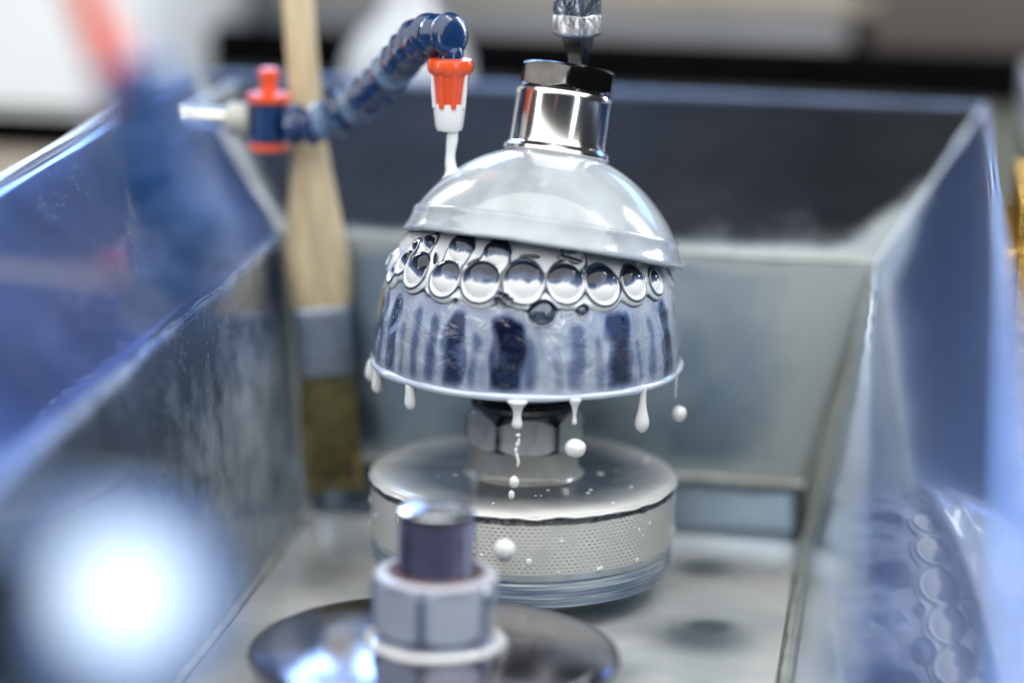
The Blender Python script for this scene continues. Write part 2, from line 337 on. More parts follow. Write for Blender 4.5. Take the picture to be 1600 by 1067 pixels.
def hexnut(name, across, z0, z1, mat, parent, rot=0, cham=.18, top=True, bot=True, n=144, inner=None):
    """hexagonal prism with conical chamfers: across = corner-to-corner radius"""
    ap = across*math.cos(math.pi/6); H = z1-z0
    zs = sorted(set([z0] + [z0+cham*t for t in (.1, .25, .4, .55, .7, .85, 1)] + [z1-cham*t for t in (1, .85, .7, .55, .4, .25, .1)] + [z1]))
    def hr(p):
        q = (p-rot) % (math.pi/3) - math.pi/6
        return ap/math.cos(q)
    prof = []
    for z in zs:
        lim = 9.
        if bot: lim = min(lim, ap*.965 + max(0, (z-z0))/cham*(across-ap)*1.35)
        if top: lim = min(lim, ap*.965 + max(0, (z1-z))/cham*(across-ap)*1.35)
        prof.append((lim, z))
    V, F = [], []
    rows = [(min(l, 9), z) for l, z in prof]
    r_end = inner if inner else 0.001
    allrows = [(r_end, z0)]+rows+[(r_end, z1)]
    for (l, z) in allrows:
        for k in range(n):
            p = 2*math.pi*k/n; r_ = min(l, hr(p)); V.append((r_*math.sin(p), -r_*math.cos(p), z))
    R_ = len(allrows)
    for j in range(R_-1):
        for k in range(n): F.append((j*n+k, j*n+(k+1) % n, (j+1)*n+(k+1) % n, (j+1)*n+k))
    F.append(tuple(range(n))); F.append(tuple(range((R_-1)*n, R_*n)))
    att = None
    if mat.name.startswith('slurry_film'):
        att = ('bare', [min(1, .9*math.exp(-((math.radians(30)-abs((2*math.pi*k/n-rot) % (math.pi/3)-math.pi/6))/.07)**2)+(.45 if l < hr(2*math.pi*k/n)-.002 else 0)) for (l, z) in allrows for k in range(n)])
    return mesh(name, V, F, mat, parent, True, 28, att)

def wav(amp, f=3., seed=0, pr=0):
    def fr(p, r, z):
        d = Vector((math.sin(p)*f, math.cos(p)*f, seed))
        return r+pr*amp*mnoise.noise(d*1.7+Vector((5, 5, 5))), z+amp*mnoise.noise(d)
    return fr
# ------------------------------------------------------------------ basin (hopper-shaped sheet steel tub)
XL0, XR0, XL1, XR1 = -4.2, 4.35, -4.7, 5.3
XL2, XR2, ZF, ZC, ZR = -7.33, 6.99, -2., 2.85, 4.88
XLF = -6.55   # the left rim runs a little askew
YB, YBR, YF, YFR = 3.7, 8.0, -27., -29.
basin = thing('steel_basin', 'large sheet steel basin with flared sides round the polishing spindles', 'basin', (0, 0, 0))
def panel(name, q, nu, nv, mat, res=None, parent=basin, wob=.02, label=None):
    """q: four corners p00 p10 p11 p01; a sheet of nu x nv quads with 0.06 thickness on its far side"""
    p00, p10, p11, p01 = [Vector(p) for p in q]
    if 'right' in name: wob = .0
    nrm = (p10-p00).cross(p01-p00).normalized()
    V, A, F = [], [], []
    for j in range(nv+1):
        for i in range(nu+1):
            u, v = i/nu, j/nv
            p = (p00*(1-u)+p10*u)*(1-v)+(p01*(1-u)+p11*u)*v
            edge = min(u, 1-u, v, 1-v)
            k = wob*min(1, edge*8)*mnoise.noise(p*.35+Vector((3, 1, 7)))
            V.append(p+nrm*k); A.append(res(u, v, p) if res else 0)
    W = nu+1
    for j in range(nv):
        for i in range(nu): F.append((j*W+i, j*W+i+1, (j+1)*W+i+1, (j+1)*W+i))
    o = mesh(name, V, F, mat, parent, True, None, ('residue', A))
    s = o.modifiers.new('thickness', 'SOLIDIFY'); s.thickness = .05; s.offset = 0
    if label: o['label'] = label
    return o
def sstep(a, b_, x):
    t = max(0, min(1, (x-a)/(b_-a))); return t*t*(3-2*t)
# upper flared panels; v runs upward to the rim
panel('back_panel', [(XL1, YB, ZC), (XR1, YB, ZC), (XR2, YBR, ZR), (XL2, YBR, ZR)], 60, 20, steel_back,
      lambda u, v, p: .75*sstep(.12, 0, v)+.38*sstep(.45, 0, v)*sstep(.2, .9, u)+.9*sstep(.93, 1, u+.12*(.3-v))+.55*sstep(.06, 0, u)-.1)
panel('right_panel', [(XR1, YF, ZC), (XR1, YB, ZC), (XR2, YBR, ZR), (XR2, YFR, ZR)], 120, 20, steel_right,
      lambda u, v, p: -.12+.8*sstep(.012, 0, 1-u))
panel('left_panel', [(XL1, YB, ZC), (XL1, YF, ZC), (XLF, YFR, ZR), (XL2, YBR, ZR)], 120, 20, steel_side,
      lambda u, v, p: -.05+.5*sstep(.02, 0, u))
# lower walls
panel('back_wall_panel', [(XL0+.1, YB, ZF+1.02), (XR0-.1, YB, ZF+1.02), (XR1, YB, ZC), (XL1, YB, ZC)], 50, 30, steel_low,
      lambda u, v, p: .22+.35*sstep(.45, .8, v)*sstep(.35, .8, u)+.7*sstep(.9, 1, v)+.8*sstep(.82, 1, u)+.55*sstep(.12, 0, v))
panel('right_wall_panel', [(XR0, YF, ZF), (XR0, YB, ZF), (XR1, YB, ZC), (XR1, YF, ZC)], 100, 24, steel_low,
      lambda u, v, p: .35+.5*sstep(.93, 1, v)+.35*sstep(.25, 0, v))
panel('left_wall_panel', [(XL0, YB, ZF), (XL0, YF, ZF), (XL1, YF, ZC), (XL1, YB, ZC)], 160, 24, steel_left,
      lambda u, v, p: .62*sstep(.42, .08, u)*sstep(1., .45, v)+.5*sstep(.95, 1, v)*sstep(.9, .5, mnoise.noise(p*.8)+.5)+.02)
panel('front_wall_panel', [(XR0, YF, ZF), (XL0, YF, ZF), (XLF, YFR, ZR), (XR2, YFR, ZR)], 20, 10, steel_low, None)
panel('back_shade_recess', [(XL0, YB+.05, ZF), (XR0, YB+.05, ZF), (XR0-.1, YB+.42, ZF+1.0), (XL0+.1, YB+.42, ZF+1.0)], 20, 6, steel_low, lambda u, v, p: .05)  # wall foot set back, a step added so this strip falls dark
panel('basin_floor', [(XL0-.02, YF, ZF), (XR0+.02, YF, ZF), (XR0+.02, YB+.5, ZF), (XL0-.02, YB+.5, ZF)], 30, 100, steel_floor,
      lambda u, v, p: .42+.35*mnoise.noise(p*.5))
# rolled rim, weld seams of hardened residue
rim_pts = [(XLF, YFR, ZR), (XL2, YBR, ZR), (XR2, YBR, ZR), (XR2, YFR, ZR)]
rim_steel = simple('bright_rim_steel', (.85, .88, .92), .25, 1, 0, .05, 2)
back_rim_m = simple('dimmed_rim_steel', (.20, .27, .44), .25, 1, 0, .3, .5)  # darker copy of the rim steel, weaker reflection put into the colour
def sweep(name, a, b_, r, mat, jit=0, seg=60, n=10):
    a, b_ = Vector(a), Vector(b_); pts, rs = [], []
    for i in range(seg+1):
        t = i/seg; p = a.lerp(b_, t)
        if jit: p = p + Vector([mnoise.noise(p*1.3+Vector((k*9, 0, 0)))*jit for k in range(3)])
        pts.append(p); rs.append(r*(1+(.35*mnoise.noise(p*2.2) if jit else 0)))
    return tube(name, pts, rs, mat, basin, n)
for a, b_ in ((rim_pts[0], rim_pts[1]), (rim_pts[1], rim_pts[2]), (rim_pts[2], rim_pts[3])):
    sweep('rim', a, b_, .06 if a[1] != b_[1] else .05, rim_steel if a[1] != b_[1] else back_rim_m, 0, 4, 14)
for nm, q in (('right_flange', [(XR2-.05, YFR, ZR+.09), (XR2-.05, YBR, ZR+.09), (XR2+.06, YBR, ZR+.07), (XR2+.06, YFR, ZR+.07)]),
              ('left_flange', [(XLF+.03, YFR, ZR+.09), (XL2+.03, YBR, ZR+.09), (XL2-.12, YBR, ZR+.08), (XLF-.12, YFR, ZR+.08)])):
    panel(nm, q, 60, 2, rim_steel, None, wob=.01)
seam_m = simple('hardened_seam_residue', (.50, .53, .50), .4, .1, .3, .25, 1.2, .6, 5)
seam_list = (((XR1, YB, ZC), (XR2, YBR, ZR), .07), ((XL1, YB, ZC), (XL2, YBR, ZR), .10), ((XR1, YB-.02, ZC), (XR0, YB-.02, ZF), .08),
                 ((XL1, YB-.02, ZC), (XL0, YB-.02, ZF), .08), ((XL0+.1, YB-.03, ZF+1.02), (XR0-.1, YB-.03, ZF+1.02), .07),
                 ((XR0-.03, YB, ZF+.05), (XR0-.03, YF, ZF+.05), .08), ((XL0+.03, YB, ZF+.05), (XL0+.03, YF, ZF+.05), .09),
                 ((XL1+.02, YB, ZC), (XL1+.02, YF, ZC), .022), ((XL1+.03, YB, ZC-.3), (XL1+.0, YF, ZC-.35), .018),
                 ((XR1-.02, YB, ZC), (XR1-.02, YF, ZC), .05), ((XL1, YB-.02, ZC), (XR1, YB-.02, ZC), .04))
for a, b_, r in seam_list:
    sweep('seam', a, b_, r, seam_m if r > .03 else steel_worn, .03, 120, 8)

# slurry puddle on the floor
pool = []
V, F = [], []
nx, ny = 90, 130
for j in range(ny+1):
    for i in range(nx+1):
        x = -4.05+8.25*i/nx; y = -9+12.4*j/ny
        V.append((x, y, ZF+.085+.02*mnoise.noise(Vector((x*.6, y*.6, 0)))))
for j in range(ny):
    for i in range(nx): F.append((j*(nx+1)+i, j*(nx+1)+i+1, (j+1)*(nx+1)+i+1, (j+1)*(nx+1)+i))
pud_m, nt, b = new_mat('thin_slurry_puddle'); L = nt.links.new
tc = node(nt, 'ShaderNodeTexCoord'); nz = node(nt, 'ShaderNodeTexNoise'); nz.inputs['Scale'].default_value = .40; nz.inputs['Detail'].default_value = 3; nz.inputs['Distortion'].default_value = .2
L(tc.outputs['Object'], nz.inputs['Vector']); pc = ramp(nt, [(.28, (.50, .55, .57)), (.45, (.70, .73, .73)), (.60, (.86, .87, .85))]); L(nz.outputs['Fac'], pc.inputs[0])
L(pc.outputs[0], b.inputs['Base Color']); b.inputs['Roughness'].default_value = .14; b.inputs['Coat Weight'].default_value = 1; b.inputs['Coat Roughness'].default_value = .04
thin = [min(1, sum(k*math.exp(-(((v[0]-cx)/rx)**2+((v[1]-cy)/ry)**2)**1.6) for cx, cy, rx, ry, k in ((2.75, 1.7, .5, .55, .75), (3.0, -1.8, .85, .85, .95), (3.1, -1.2, .35, .3, .4), (-3.2, .4, .6, 1.2, .5), (1.4, -3.6, .9, .5, .35)))) for v in V]  # dark ellipses painted into the puddle colour imitate blurred floor reflections
refl_at = node(nt, 'ShaderNodeAttribute', attribute_name='thin'); mcx = node(nt, 'ShaderNodeMix', data_type='RGBA')
L(refl_at.outputs['Fac'], mcx.inputs[0]); L(pc.outputs[0], mcx.inputs[6]); mcx.inputs[7].default_value = (.10, .125, .14, 1); L(mcx.outputs[2], b.inputs['Base Color'])
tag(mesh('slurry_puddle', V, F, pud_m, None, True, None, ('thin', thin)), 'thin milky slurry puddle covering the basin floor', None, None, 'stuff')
# ------------------------------------------------------------------ main spindle with the domed tool
sp = thing('polishing_spindle', 'central polishing spindle with perforated drum, hex nut and fluted dome tool running with slurry', 'polishing machine', (0, 0, 0))
lathe('drum_top', [(.001, .0), (.9, .0), (1.5, -.01), (2.0, .0), (2.2, .015), (2.32, .005), (2.38, -.03), (2.395, -.07)], top_mat, sp, 192, wav(.012, 2.5), 60)
lathe('top_edge_bead', [(2.30, -.05), (2.395, -.055), (2.41, -.075), (2.40, -.10), (2.36, -.11)], milk, sp, 256, wav(.035, 7., 2), 60)
dk = simple('wet_dark_edge', (.10, .10, .10), .08, .9, 1, .8, 9, .6, 14)
lathe('edge_ring', [(2.32, -.08), (2.400, -.09), (2.405, -.13), (2.398, -.175), (2.36, -.18)], dk, sp, 360, wav(.014, 14., 5, 1))
lathe('perforated_band', [(2.30, -.16), (2.385, -.17), (2.375, -.93), (2.36, -.98), (2.25, -.98)], perf, sp, 192)
lathe('band_ridge', [(2.28, -.96), (2.375, -.97), (2.37, -1.06), (2.25, -1.06)], milk_lip, sp, 128, wav(.012, 6, 3))
lathe('blue_band', [(2.28, -1.05), (2.345, -1.06), (2.335, -1.12), (2.36, -1.14), (2.335, -1.36), (2.30, -1.38), (2.29, -1.50), (2.2, -1.55), (.9, -1.58)], band_mat, sp, 160)
lathe('pedestal', [(.9, -1.57), (1.25, -1.6), (1.3, -1.9), (1.4, -2.0)], cream_coat, sp, 64)
lathe('boss', [(.96, -.01), (.91, .03), (.85, .12), (.82, .46), (.5, .46)], simple('wet_boss', (.40, .41, .39), .3, 0, .6, .2, 2), sp, 96)
hexnut('hex_nut', .93, .40, 1.04, nut_film, sp, rad(41), .17)
cr_prof = [(.76, 1.02), (.80, 1.04), (.84, 1.08), (.85, 1.16), (.80, 1.19)]
for k in range(6): z = 1.20+k*.075; cr_prof += [(.80, z), (.825, z+.03), (.80, z+.06)]
cr_prof += [(.80, 1.68), (.9, 1.74), (2.2, 1.80)]
lathe('threaded_collar', cr_prof, black_rubber, sp, 96)
tool = lathe('tool_underside', [(.7, 1.78), (2.2, 1.80), (2.33, 1.74), (2.33, 1.72), (2.2, 1.70), (.7, 1.69)], black_rubber, sp, 96)

TP = [(2.385, 1.74), (2.375, 2.0), (2.35, 2.3), (2.31, 2.55), (2.26, 2.8), (2.205, 3.0), (2.14, 3.2), (2.05, 3.4), (1.96, 3.55), (1.80, 3.75), (1.55, 4.0), (.9, 4.4), (.01, 4.6)]
_tz = np.array([p[1] for p in TP]); _tr = np.array([p[0] for p in TP])
def tool_r(z): return float(np.interp(z, _tz, _tr))
STREAK = [(-64, 3.0, .8, 3.0), (-53, 3.8, .95, 3.05), (-45, 2.2, .5, 2.7), (-38, 2.6, .6, 2.98), (-30, 2.8, .75, 2.9), (-20, 4.6, 1.0, 3.0), (-12, 2.6, .55, 2.75), (.5, 6.6, 1.15, 2.98), (8.5, 3.0, .6, 2.72), (19, 3.0, .45, 2.6), (26, 4.2, .7, 2.9), (35, 2.6, .5, 2.7), (44, 6.2, 1.05, 3.0), (53.5, 2.2, .5, 2.6), (61, 3.2, .6, 2.85), (73, 4.2, 1.0, 3.02)]
rs_ = random.Random(3); a_ = 88
while a_ < 300:
    STREAK.append((a_, rs_.uniform(3, 6.5), rs_.uniform(.35, 1), rs_.uniform(2.8, 3.05))); a_ += rs_.uniform(12, 20)
nP, nZ = 540, 56
V, F, A = [], [], []
for j in range(nZ+1):
    z = 1.74+(3.9-1.74)*j/nZ
    for k in range(nP):
        ph = 360*k/nP; bare = .16+.14*mnoise.noise(Vector((math.sin(rad(ph))*3, math.cos(rad(ph))*3, z*1.1)))
        dep = 0
        for (c, wd, s, zt) in STREAK:
            c2 = c + 1.6*mnoise.noise(Vector((c, z*2.2, 0)))
            d = (ph-c2+180) % 360-180; d *= 1+.5*mnoise.noise(Vector((ph*.30, z*2.6, c)))
            if abs(d) < wd*2.2:
                g = math.exp(-(d/wd)**4) if s > .9 else math.exp(-1.1*(d/wd)**2)
                top = sstep(zt+.06, zt-.16, z+ .10*(d/wd)**2)
                body = .78+.22*sstep(2.3, 2.95, z)
                bare = max(bare, s*g*top*body); dep = max(dep, s*g*top)
        bare *= sstep(1.76, 1.95, z)*.85+.15
        r = tool_r(z) - .012*dep + .012*mnoise.noise(Vector((math.sin(rad(ph))*5, math.cos(rad(ph))*5, z*4)))
        V.append((r*math.sin(rad(ph)), -r*math.cos(rad(ph)), z)); A.append(bare)
for j in range(nZ):
    for k in range(nP): F.append((j*nP+k, j*nP+(k+1) % nP, (j+1)*nP+(k+1) % nP, (j+1)*nP+k))
mesh('fluted_tool_side', V, F, skirt_mat, sp, True, None, ('bare', A))
lathe('tool_crown', [(tool_r(3.86), 3.88), (1.55, 4.0), (.9, 4.4), (.01, 4.6)], milk, sp, 96)
pts, rr_ = [], []
for k in range(360):
    p = rad(k); d = Vector((math.sin(p)*4, math.cos(p)*4, 0)); nzv = mnoise.noise(d); nz2 = mnoise.noise(d*.5+Vector((4, 4, 4)))
    pts.append(((2.37+.01*nzv)*math.sin(p), -(2.37+.01*nzv)*math.cos(p), 1.755+.015*nz2)); rr_.append(.058*(1+.35*nzv+.25*nz2))
rim_milk = simple('slurry_bead', (.56, .64, .78), .12, 0, .8, .10, 1.5, .15, 3)
tube('rim_bead', pts, rr_, rim_milk, sp, 14, True, None)

bm = bmesh.new()
for i in range(90):
    a = random.uniform(0, 6.283); kind_ = random.random()
    if kind_ < .25: rr1 = random.uniform(1.1, 2.3); c = Vector((rr1*math.sin(a), -rr1*math.cos(a), .01)); n_ = Vector((0, 0, 1))
    elif kind_ < .8: c = Vector((2.385*math.sin(a), -2.385*math.cos(a), random.uniform(-.95, -.2))); n_ = Vector((math.sin(a), -math.cos(a), 0))
    else: c = Vector((.80*math.sin(a), -.80*math.cos(a), random.uniform(.45, 1.1))); n_ = Vector((math.sin(a), -math.cos(a), 0))
    r = random.uniform(.012, .04)*(1 if random.random() < .85 else 1.6)
    m = n_.to_track_quat('Z', 'Y').to_matrix().to_4x4() @ Matrix.Diagonal((r, r*random.uniform(.8, 1.7), r*.4, 1)); m = Matrix.Translation(c) @ m
    bmesh.ops.create_icosphere(bm, subdivisions=2, radius=1, matrix=m)
me = bpy.data.meshes.new('splash_spots'); bm.to_mesh(me); bm.free(); me.materials.append(milk); me.polygons.foreach_set('use_smooth', [True]*len(me.polygons))
o = bpy.data.objects.new('splash_spots', me); COL.objects.link(o); o.parent = sp; o['kind'] = 'stuff'
# bubbles (azimuth deg, z, radius)
BB = [(-45.5, 3.41, .249), (-28.1, 3.39, .256), (-11.9, 3.41, .285), (5.8, 3.44, .293), (22.7, 3.42, .273), (38.6, 3.36, .275), (54.6, 3.33, .240), (69.5, 3.27, .18),
      (-57.5, 3.45, .17), (-63.5, 3.24, .13), (-76, 3.36, .10), (-26.4, 3.77, .228), (-7.4, 3.76, .217), (-46.8, 3.75, .163), (-56.2, 3.66, .125), (29.0, 3.80, .19)]
DD = [(13.2, 3.00, .205), (28.8, 3.02, .098), (-1.6, 3.10, .04), (-36.1, 3.14, .035), (-21.2, 3.11, .028), (-4.0, 3.18, .045), (-.9, 3.23, .055), (1.4, 3.20, .03), (-3., 3.27, .03)]
BACK = []; a_ = 88
while a_ < 122:
    r_ = rs_.uniform(.15, .27); da = math.degrees(r_/2.05); BACK.append((a_+da, 3.30+rs_.uniform(-.04, .04)-.15*math.cos(rad(a_+180)), r_)); a_ += 2*da+.4
def arc(p, z, c, cz, R0=2.1):
    d = (p-c+180) % 360-180
    return math.hypot(rad(d)*R0, z-cz)
# web of slurry between the bubbles
nP, z0_, z1_ = 760, 2.80, 4.0; nZ = 64
phs = np.arange(nP)*360/nP; zs_ = np.linspace(z0_, z1_, nZ+1)
PH, ZZ = np.meshgrid(phs, zs_)
E = np.full(PH.shape, 9.); ED = np.full(PH.shape, 9.)
for (c, cz, r_) in BB+BACK:
    d = (PH-c+180) % 360-180; q = np.hypot(np.radians(d)*2.12, ZZ-cz)-r_; E = -np.log(np.exp(-30*E)+np.exp(-30*q))/30
for (c, cz, r_) in DD:
    d = (PH-c+180) % 360-180; q = np.hypot(np.radians(d)*2.12, ZZ-cz)-r_; ED = np.minimum(ED, q)
def ss(a, b_, x):
    t = np.clip((x-a)/(b_-a), 0, 1); return t*t*(3-2*t)
edge = E + .0*ZZ
inside = np.maximum(ss(.165, .05, edge), ss(3.45, 3.6, ZZ))
men = np.exp(-(np.maximum(E, 0)/.035)**2)
th = -.03 + .085*inside + .035*men*inside - .07*ss(-.02, -.08, E)
th += .05*np.exp(-((ED-.01)/.035)**2)-.09*ss(-.0, -.03, ED)
low = ss(3.45, 3.15, ZZ)
bare = 1.0*np.exp(-((E-.112)/.018)**2)*low*(.55+.45*np.sin(np.radians(PH*7+20))) + .9*np.exp(-((E-.016)/.014)**2) + .8*np.exp(-((ED+.004)/.013)**2)  # dark rings painted round the bubbles for narrow shadow and reflection lines
bare = np.clip(bare, 0, 1)
R_ = np.interp(ZZ, _tz, _tr)+th
V = np.stack([R_*np.sin(np.radians(PH)), -R_*np.cos(np.radians(PH)), ZZ], -1).reshape(-1, 3)
F = [(j*nP+k, j*nP+(k+1) % nP, (j+1)*nP+(k+1) % nP, (j+1)*nP+k) for j in range(nZ) for k in range(nP)]
mesh('slurry_web', V.tolist(), F, foam_mat, sp, True, None, ('bare', bare.reshape(-1)))
# a few black gaps in the web under the lip
def patch_mat(p, z, off, sc, roll=0):
    n = Vector((math.sin(rad(p)), -math.cos(rad(p)), .30)).normalized()
    u = Vector((0, 0, 1)); u = (u-n*u.dot(n)).normalized(); x = u.cross(n)
    m = Matrix((x, u, n)).transposed().to_4x4() @ Matrix.Rotation(roll, 4, 'Z') @ Matrix.Diagonal((*sc, 1))
    r = tool_r(z)+off
    m.translation = Vector((r*math.sin(rad(p)), -r*math.cos(rad(p)), z)); return m
bm = bmesh.new(); bmesh.ops.create_uvsphere(bm, u_segments=48, v_segments=28, radius=1)
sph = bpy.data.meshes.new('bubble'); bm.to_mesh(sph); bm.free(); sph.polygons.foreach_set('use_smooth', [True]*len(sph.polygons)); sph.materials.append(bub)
sphd = sph.copy(); sphd.materials.clear(); sphd.materials.append(bubble_dark)
gapm = sph.copy(); gapm.materials.clear(); gapm.materials.append(black_rubber)
for (p, z, sc, ro) in ((28, 3.70, (.27, .06, .012), -.35), (-18, 3.62, (.15, .05, .012), .75), (-36.8, 3.60, (.05, .12, .012), .2), (8, 3.77, (.16, .04, .012), 0)):
    o = bpy.data.objects.new('film_gap', gapm); COL.objects.link(o); o.matrix_world = patch_mat(p, z, .065, sc, ro); o.parent = sp
blab = {0: 'big tilted slurry bubble, third from the left end of the main row', 1: 'big slurry bubble in the main row below the left half of the lip', 2: 'big slurry bubble with a bright zigzag glint, left of the middle of the row',
        3: 'largest slurry bubble, at the middle of the main row above the dark round bubble', 4: 'big slurry bubble with a curled glint, right of the largest one', 5: 'slurry bubble with dark top half, two right of the largest one',
        6: 'slurry bubble cut by the lip near the right end of the row', 7: 'small slurry bubble at the right end of the row', 8: 'slanted narrow slurry bubble at the left side of the row', 9: 'small slurry bubble low at the left side of the row',
        10: 'tiny slurry bubble sticking out at the far left edge of the row', 11: 'upper slurry bubble half hidden by the lip, left one of the two large', 12: 'upper slurry bubble half hidden by the lip, nearest the middle',
        13: 'flat upper slurry bubble tucked under the left end of the lip', 14: 'small slanted upper slurry bubble under the far left end of the lip', 15: 'upper slurry bubble hidden under the lip with a black gap below'}
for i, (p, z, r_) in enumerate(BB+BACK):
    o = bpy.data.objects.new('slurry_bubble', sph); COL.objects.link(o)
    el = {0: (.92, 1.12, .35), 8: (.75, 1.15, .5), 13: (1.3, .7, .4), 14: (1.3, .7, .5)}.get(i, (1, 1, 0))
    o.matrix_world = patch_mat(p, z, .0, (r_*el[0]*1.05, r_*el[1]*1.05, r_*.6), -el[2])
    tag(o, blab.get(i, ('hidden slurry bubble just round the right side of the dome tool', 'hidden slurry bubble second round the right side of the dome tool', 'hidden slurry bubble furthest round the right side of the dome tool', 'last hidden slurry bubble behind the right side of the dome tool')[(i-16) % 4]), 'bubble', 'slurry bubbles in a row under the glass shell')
dlab = ['round dark clear bubble below the bubble row, right of the middle', 'small dark oval bubble below the row, right of the larger dark one', 'tiny dark bubble under the gap left of the largest bubble',
        'tiny dark bubble between the two leftmost big bubbles', 'tiny dark bubble below the second big bubble', 'tiny dark bubble close above another, left of the largest bubble', 'dark speck bubble squeezed beside the largest bubble',
        'smallest dark bubble beside the lower left of the largest bubble', 'tiny dark bubble right beside the zigzag glint bubble']
for i, (p, z, r_) in enumerate(DD):
    o = bpy.data.objects.new('dark_bubble', sphd); COL.objects.link(o)
    o.matrix_world = patch_mat(p, z, -.02, (r_, r_*.88, r_*.6)); tag(o, dlab[i], 'bubble', 'small dark bubbles below the bubble row')

# ------------------------------------------------------------------ glass shell riding on the tool, tilted
ax = (UPV*math.cos(rad(8.3)) + RGT*math.sin(rad(8.3))).normalized()
yv = (FWD - ax*FWD.dot(ax)).normalized(); xv = yv.cross(ax)
SM = Matrix((xv, yv, ax)).transposed().to_4x4(); SM.translation = Vector((.245, .12, 3.84))
sh = thing('glass_dome', 'tilted milky glass dome with thick lip covered in white slurry', 'glass dome', mat=SM)
Rs, a0 = 2.296, 1.05
prof = []
th0 = math.asin((a0-.02)/Rs); th1 = math.acos(.78/Rs)
for k in range(34):
    th_ = th0+(th1-th0)*k/33; prof.append((Rs*math.cos(th_), Rs*math.sin(th_)-a0))
inner = [(.75, 1.0)]+[(2.15*math.cos(q), 2.15*math.sin(q)-a0) for q in [rad(x) for x in range(68, 22, -4)]]+[(1.97, -.04)]
lathe('shell', [(1.97, -.04), (2.03, -.05)]+prof+[(.77, 1.13)]+inner, milk_shell, sh, 192, wav(.012, 1.6, 1), 80, cap=False)
def lipf(p, r, z):
    d = Vector((math.sin(p)*2.2, math.cos(p)*2.2, z*.4)); n1 = mnoise.noise(d); n2 = mnoise.noise(d*2.3+Vector((7, 0, 0)))
    return r+.018*n1+.008*n2, z+((.028*n1+.014*n2) if z < -.03 else .010*n1+.008*n2)
lathe('lip', [(2.02, .07), (2.05, .05), (2.062, .02), (2.068, -.02), (2.072, -.06), (2.092, -.12), (2.12, -.19), (2.148, -.24), (2.170, -.28), (2.178, -.315), (2.165, -.345), (2.11, -.355), (2.03, -.31), (1.97, -.05), (2.0, .05)], milk_lip, sh, 256, lipf, 80, cap=False)
ck = thing('chrome_collar', 'short round chrome collar with dark hexagonal cap on top of the glass dome', 'collar', mat=SM @ Matrix.Translation((0, 0, 1.05)))
lathe('neck_film', [(1.02, .93), (.94, 1.02), (.87, 1.06), (.81, 1.08), (.7, 1.08)], milk_shell, sh, 96)
lathe('foot_flange', [(.60, .03), (.80, .05), (.835, .09), (.83, .14), (.78, .18), (.765, .20)], chrome, ck, 128)
lathe('collar_body', [(.70, .18), (.76, .20), (.755, .24), (.75, .30), (.745, .92), (.755, .97), (.74, 1.02), (.66, 1.03)], chrome, ck, 128)
hexnut('hex_cap', .80, 1.05, 1.44, chrome_dark, ck, rad(-2), .07, True, True)
lathe('cap_gasket', [(.62, 1.0), (.70, 1.02), (.70, 1.07), (.62, 1.08)], black_rubber, ck, 96)
lathe('centre_socket', [(.34, 1.42), (.36, 1.46), (.30, 1.47), (.12, 1.44)], steel_worn, ck, 48)

# drive pin pressing down from above
pin = thing('drive_pin', 'square steel drive pin coming down onto the collar, tapered tip and slurry splashed shoulder', 'drive pin', (.61, .68, 6.20))
def loft(name, secs, mat, parent, shp=35, n=4, rot=math.pi/4):
    V, F = [], []
    for (z, rx, ry, ox, oy) in secs:
        for k in range(n):
            p = 2*math.pi*(k+.5)/n+rot-math.pi/4; s = 1.414 if n == 4 else 1
            V.append((ox+rx*math.cos(p)*s, oy+ry*math.sin(p)*s, z))
    for j in range(len(secs)-1):
        for k in range(n): F.append((j*n+k, j*n+(k+1) % n, (j+1)*n+(k+1) % n, (j+1)*n+k))
    F.append(tuple(range(n))); F.append(tuple(range((len(secs)-1)*n, len(secs)*n)))
    o = mesh(name, V, F, mat, parent, True, shp)
    bv = o.modifiers.new('bevel', 'BEVEL'); bv.width = .02; bv.segments = 2
    return o
loft('tip', [(-.12, .09, .09, 0, 0), (.10, .105, .1, .01, 0), (.42, .165, .15, -.01, 0), (.55, .19, .17, -.02, 0)], chrome_dark, pin, rot=rad(20))
loft('shoulder', [(.53, .2, .2, -.03, 0), (.57, .27, .26, -.03, 0), (.84, .275, .27, -.04, 0), (.88, .26, .26, -.04, 0)], simple('splashed_steel', (.42, .44, .46), .22, .7, .5, .7, 3.2, .5, 6), pin, rot=rad(15))
loft('shaft', [(.86, .27, .26, -.04, 0), (6.0, .27, .26, -.1, 0)], simple('wet_steel_shaft', (.13, .15, .19), .15, .9, .8, .6, 3, .4, 6), pin, rot=rad(15))

# ------------------------------------------------------------------ drips, droplets, stream
def drip(name, p, prof, label, cat='drip', grp='slurry drips hanging from the tool rim', bend=0, mat=milk):
    """prof: (dz, r) from the top down"""
    t = [(Vector((bend*abs(dz)**1.4, 0, dz))) for dz, r in prof]
    o = tube(name, t, [r for dz, r in prof], mat, None, 20); o.location = p
    m = o.modifiers.new('smooth', 'SUBSURF'); m.levels = 1; m.render_levels = 1
    return tag(o, label, cat, grp)
drip('slurry_drip', (-2.31, -.55, 1.70), [(.10, .07), (.0, .10), (-.12, .13), (-.20, .12), (-.26, .07), (-.28, .01)], 'fat slurry drip at the far left edge of the rim')
drip('slurry_drip', (-2.16, -.95, 1.68), [(.10, .06), (.0, .07), (-.14, .09), (-.24, .10), (-.30, .07), (-.33, .01)], 'slimmer slurry drip beside the fat one at the left edge of the rim')
drip('slurry_drip', (-1.50, -1.80, 1.66), [(.10, .09), (.0, .08), (-.10, .085), (-.22, .10), (-.29, .075), (-.33, .01)], 'short stubby slurry drip on the left part of the rim')
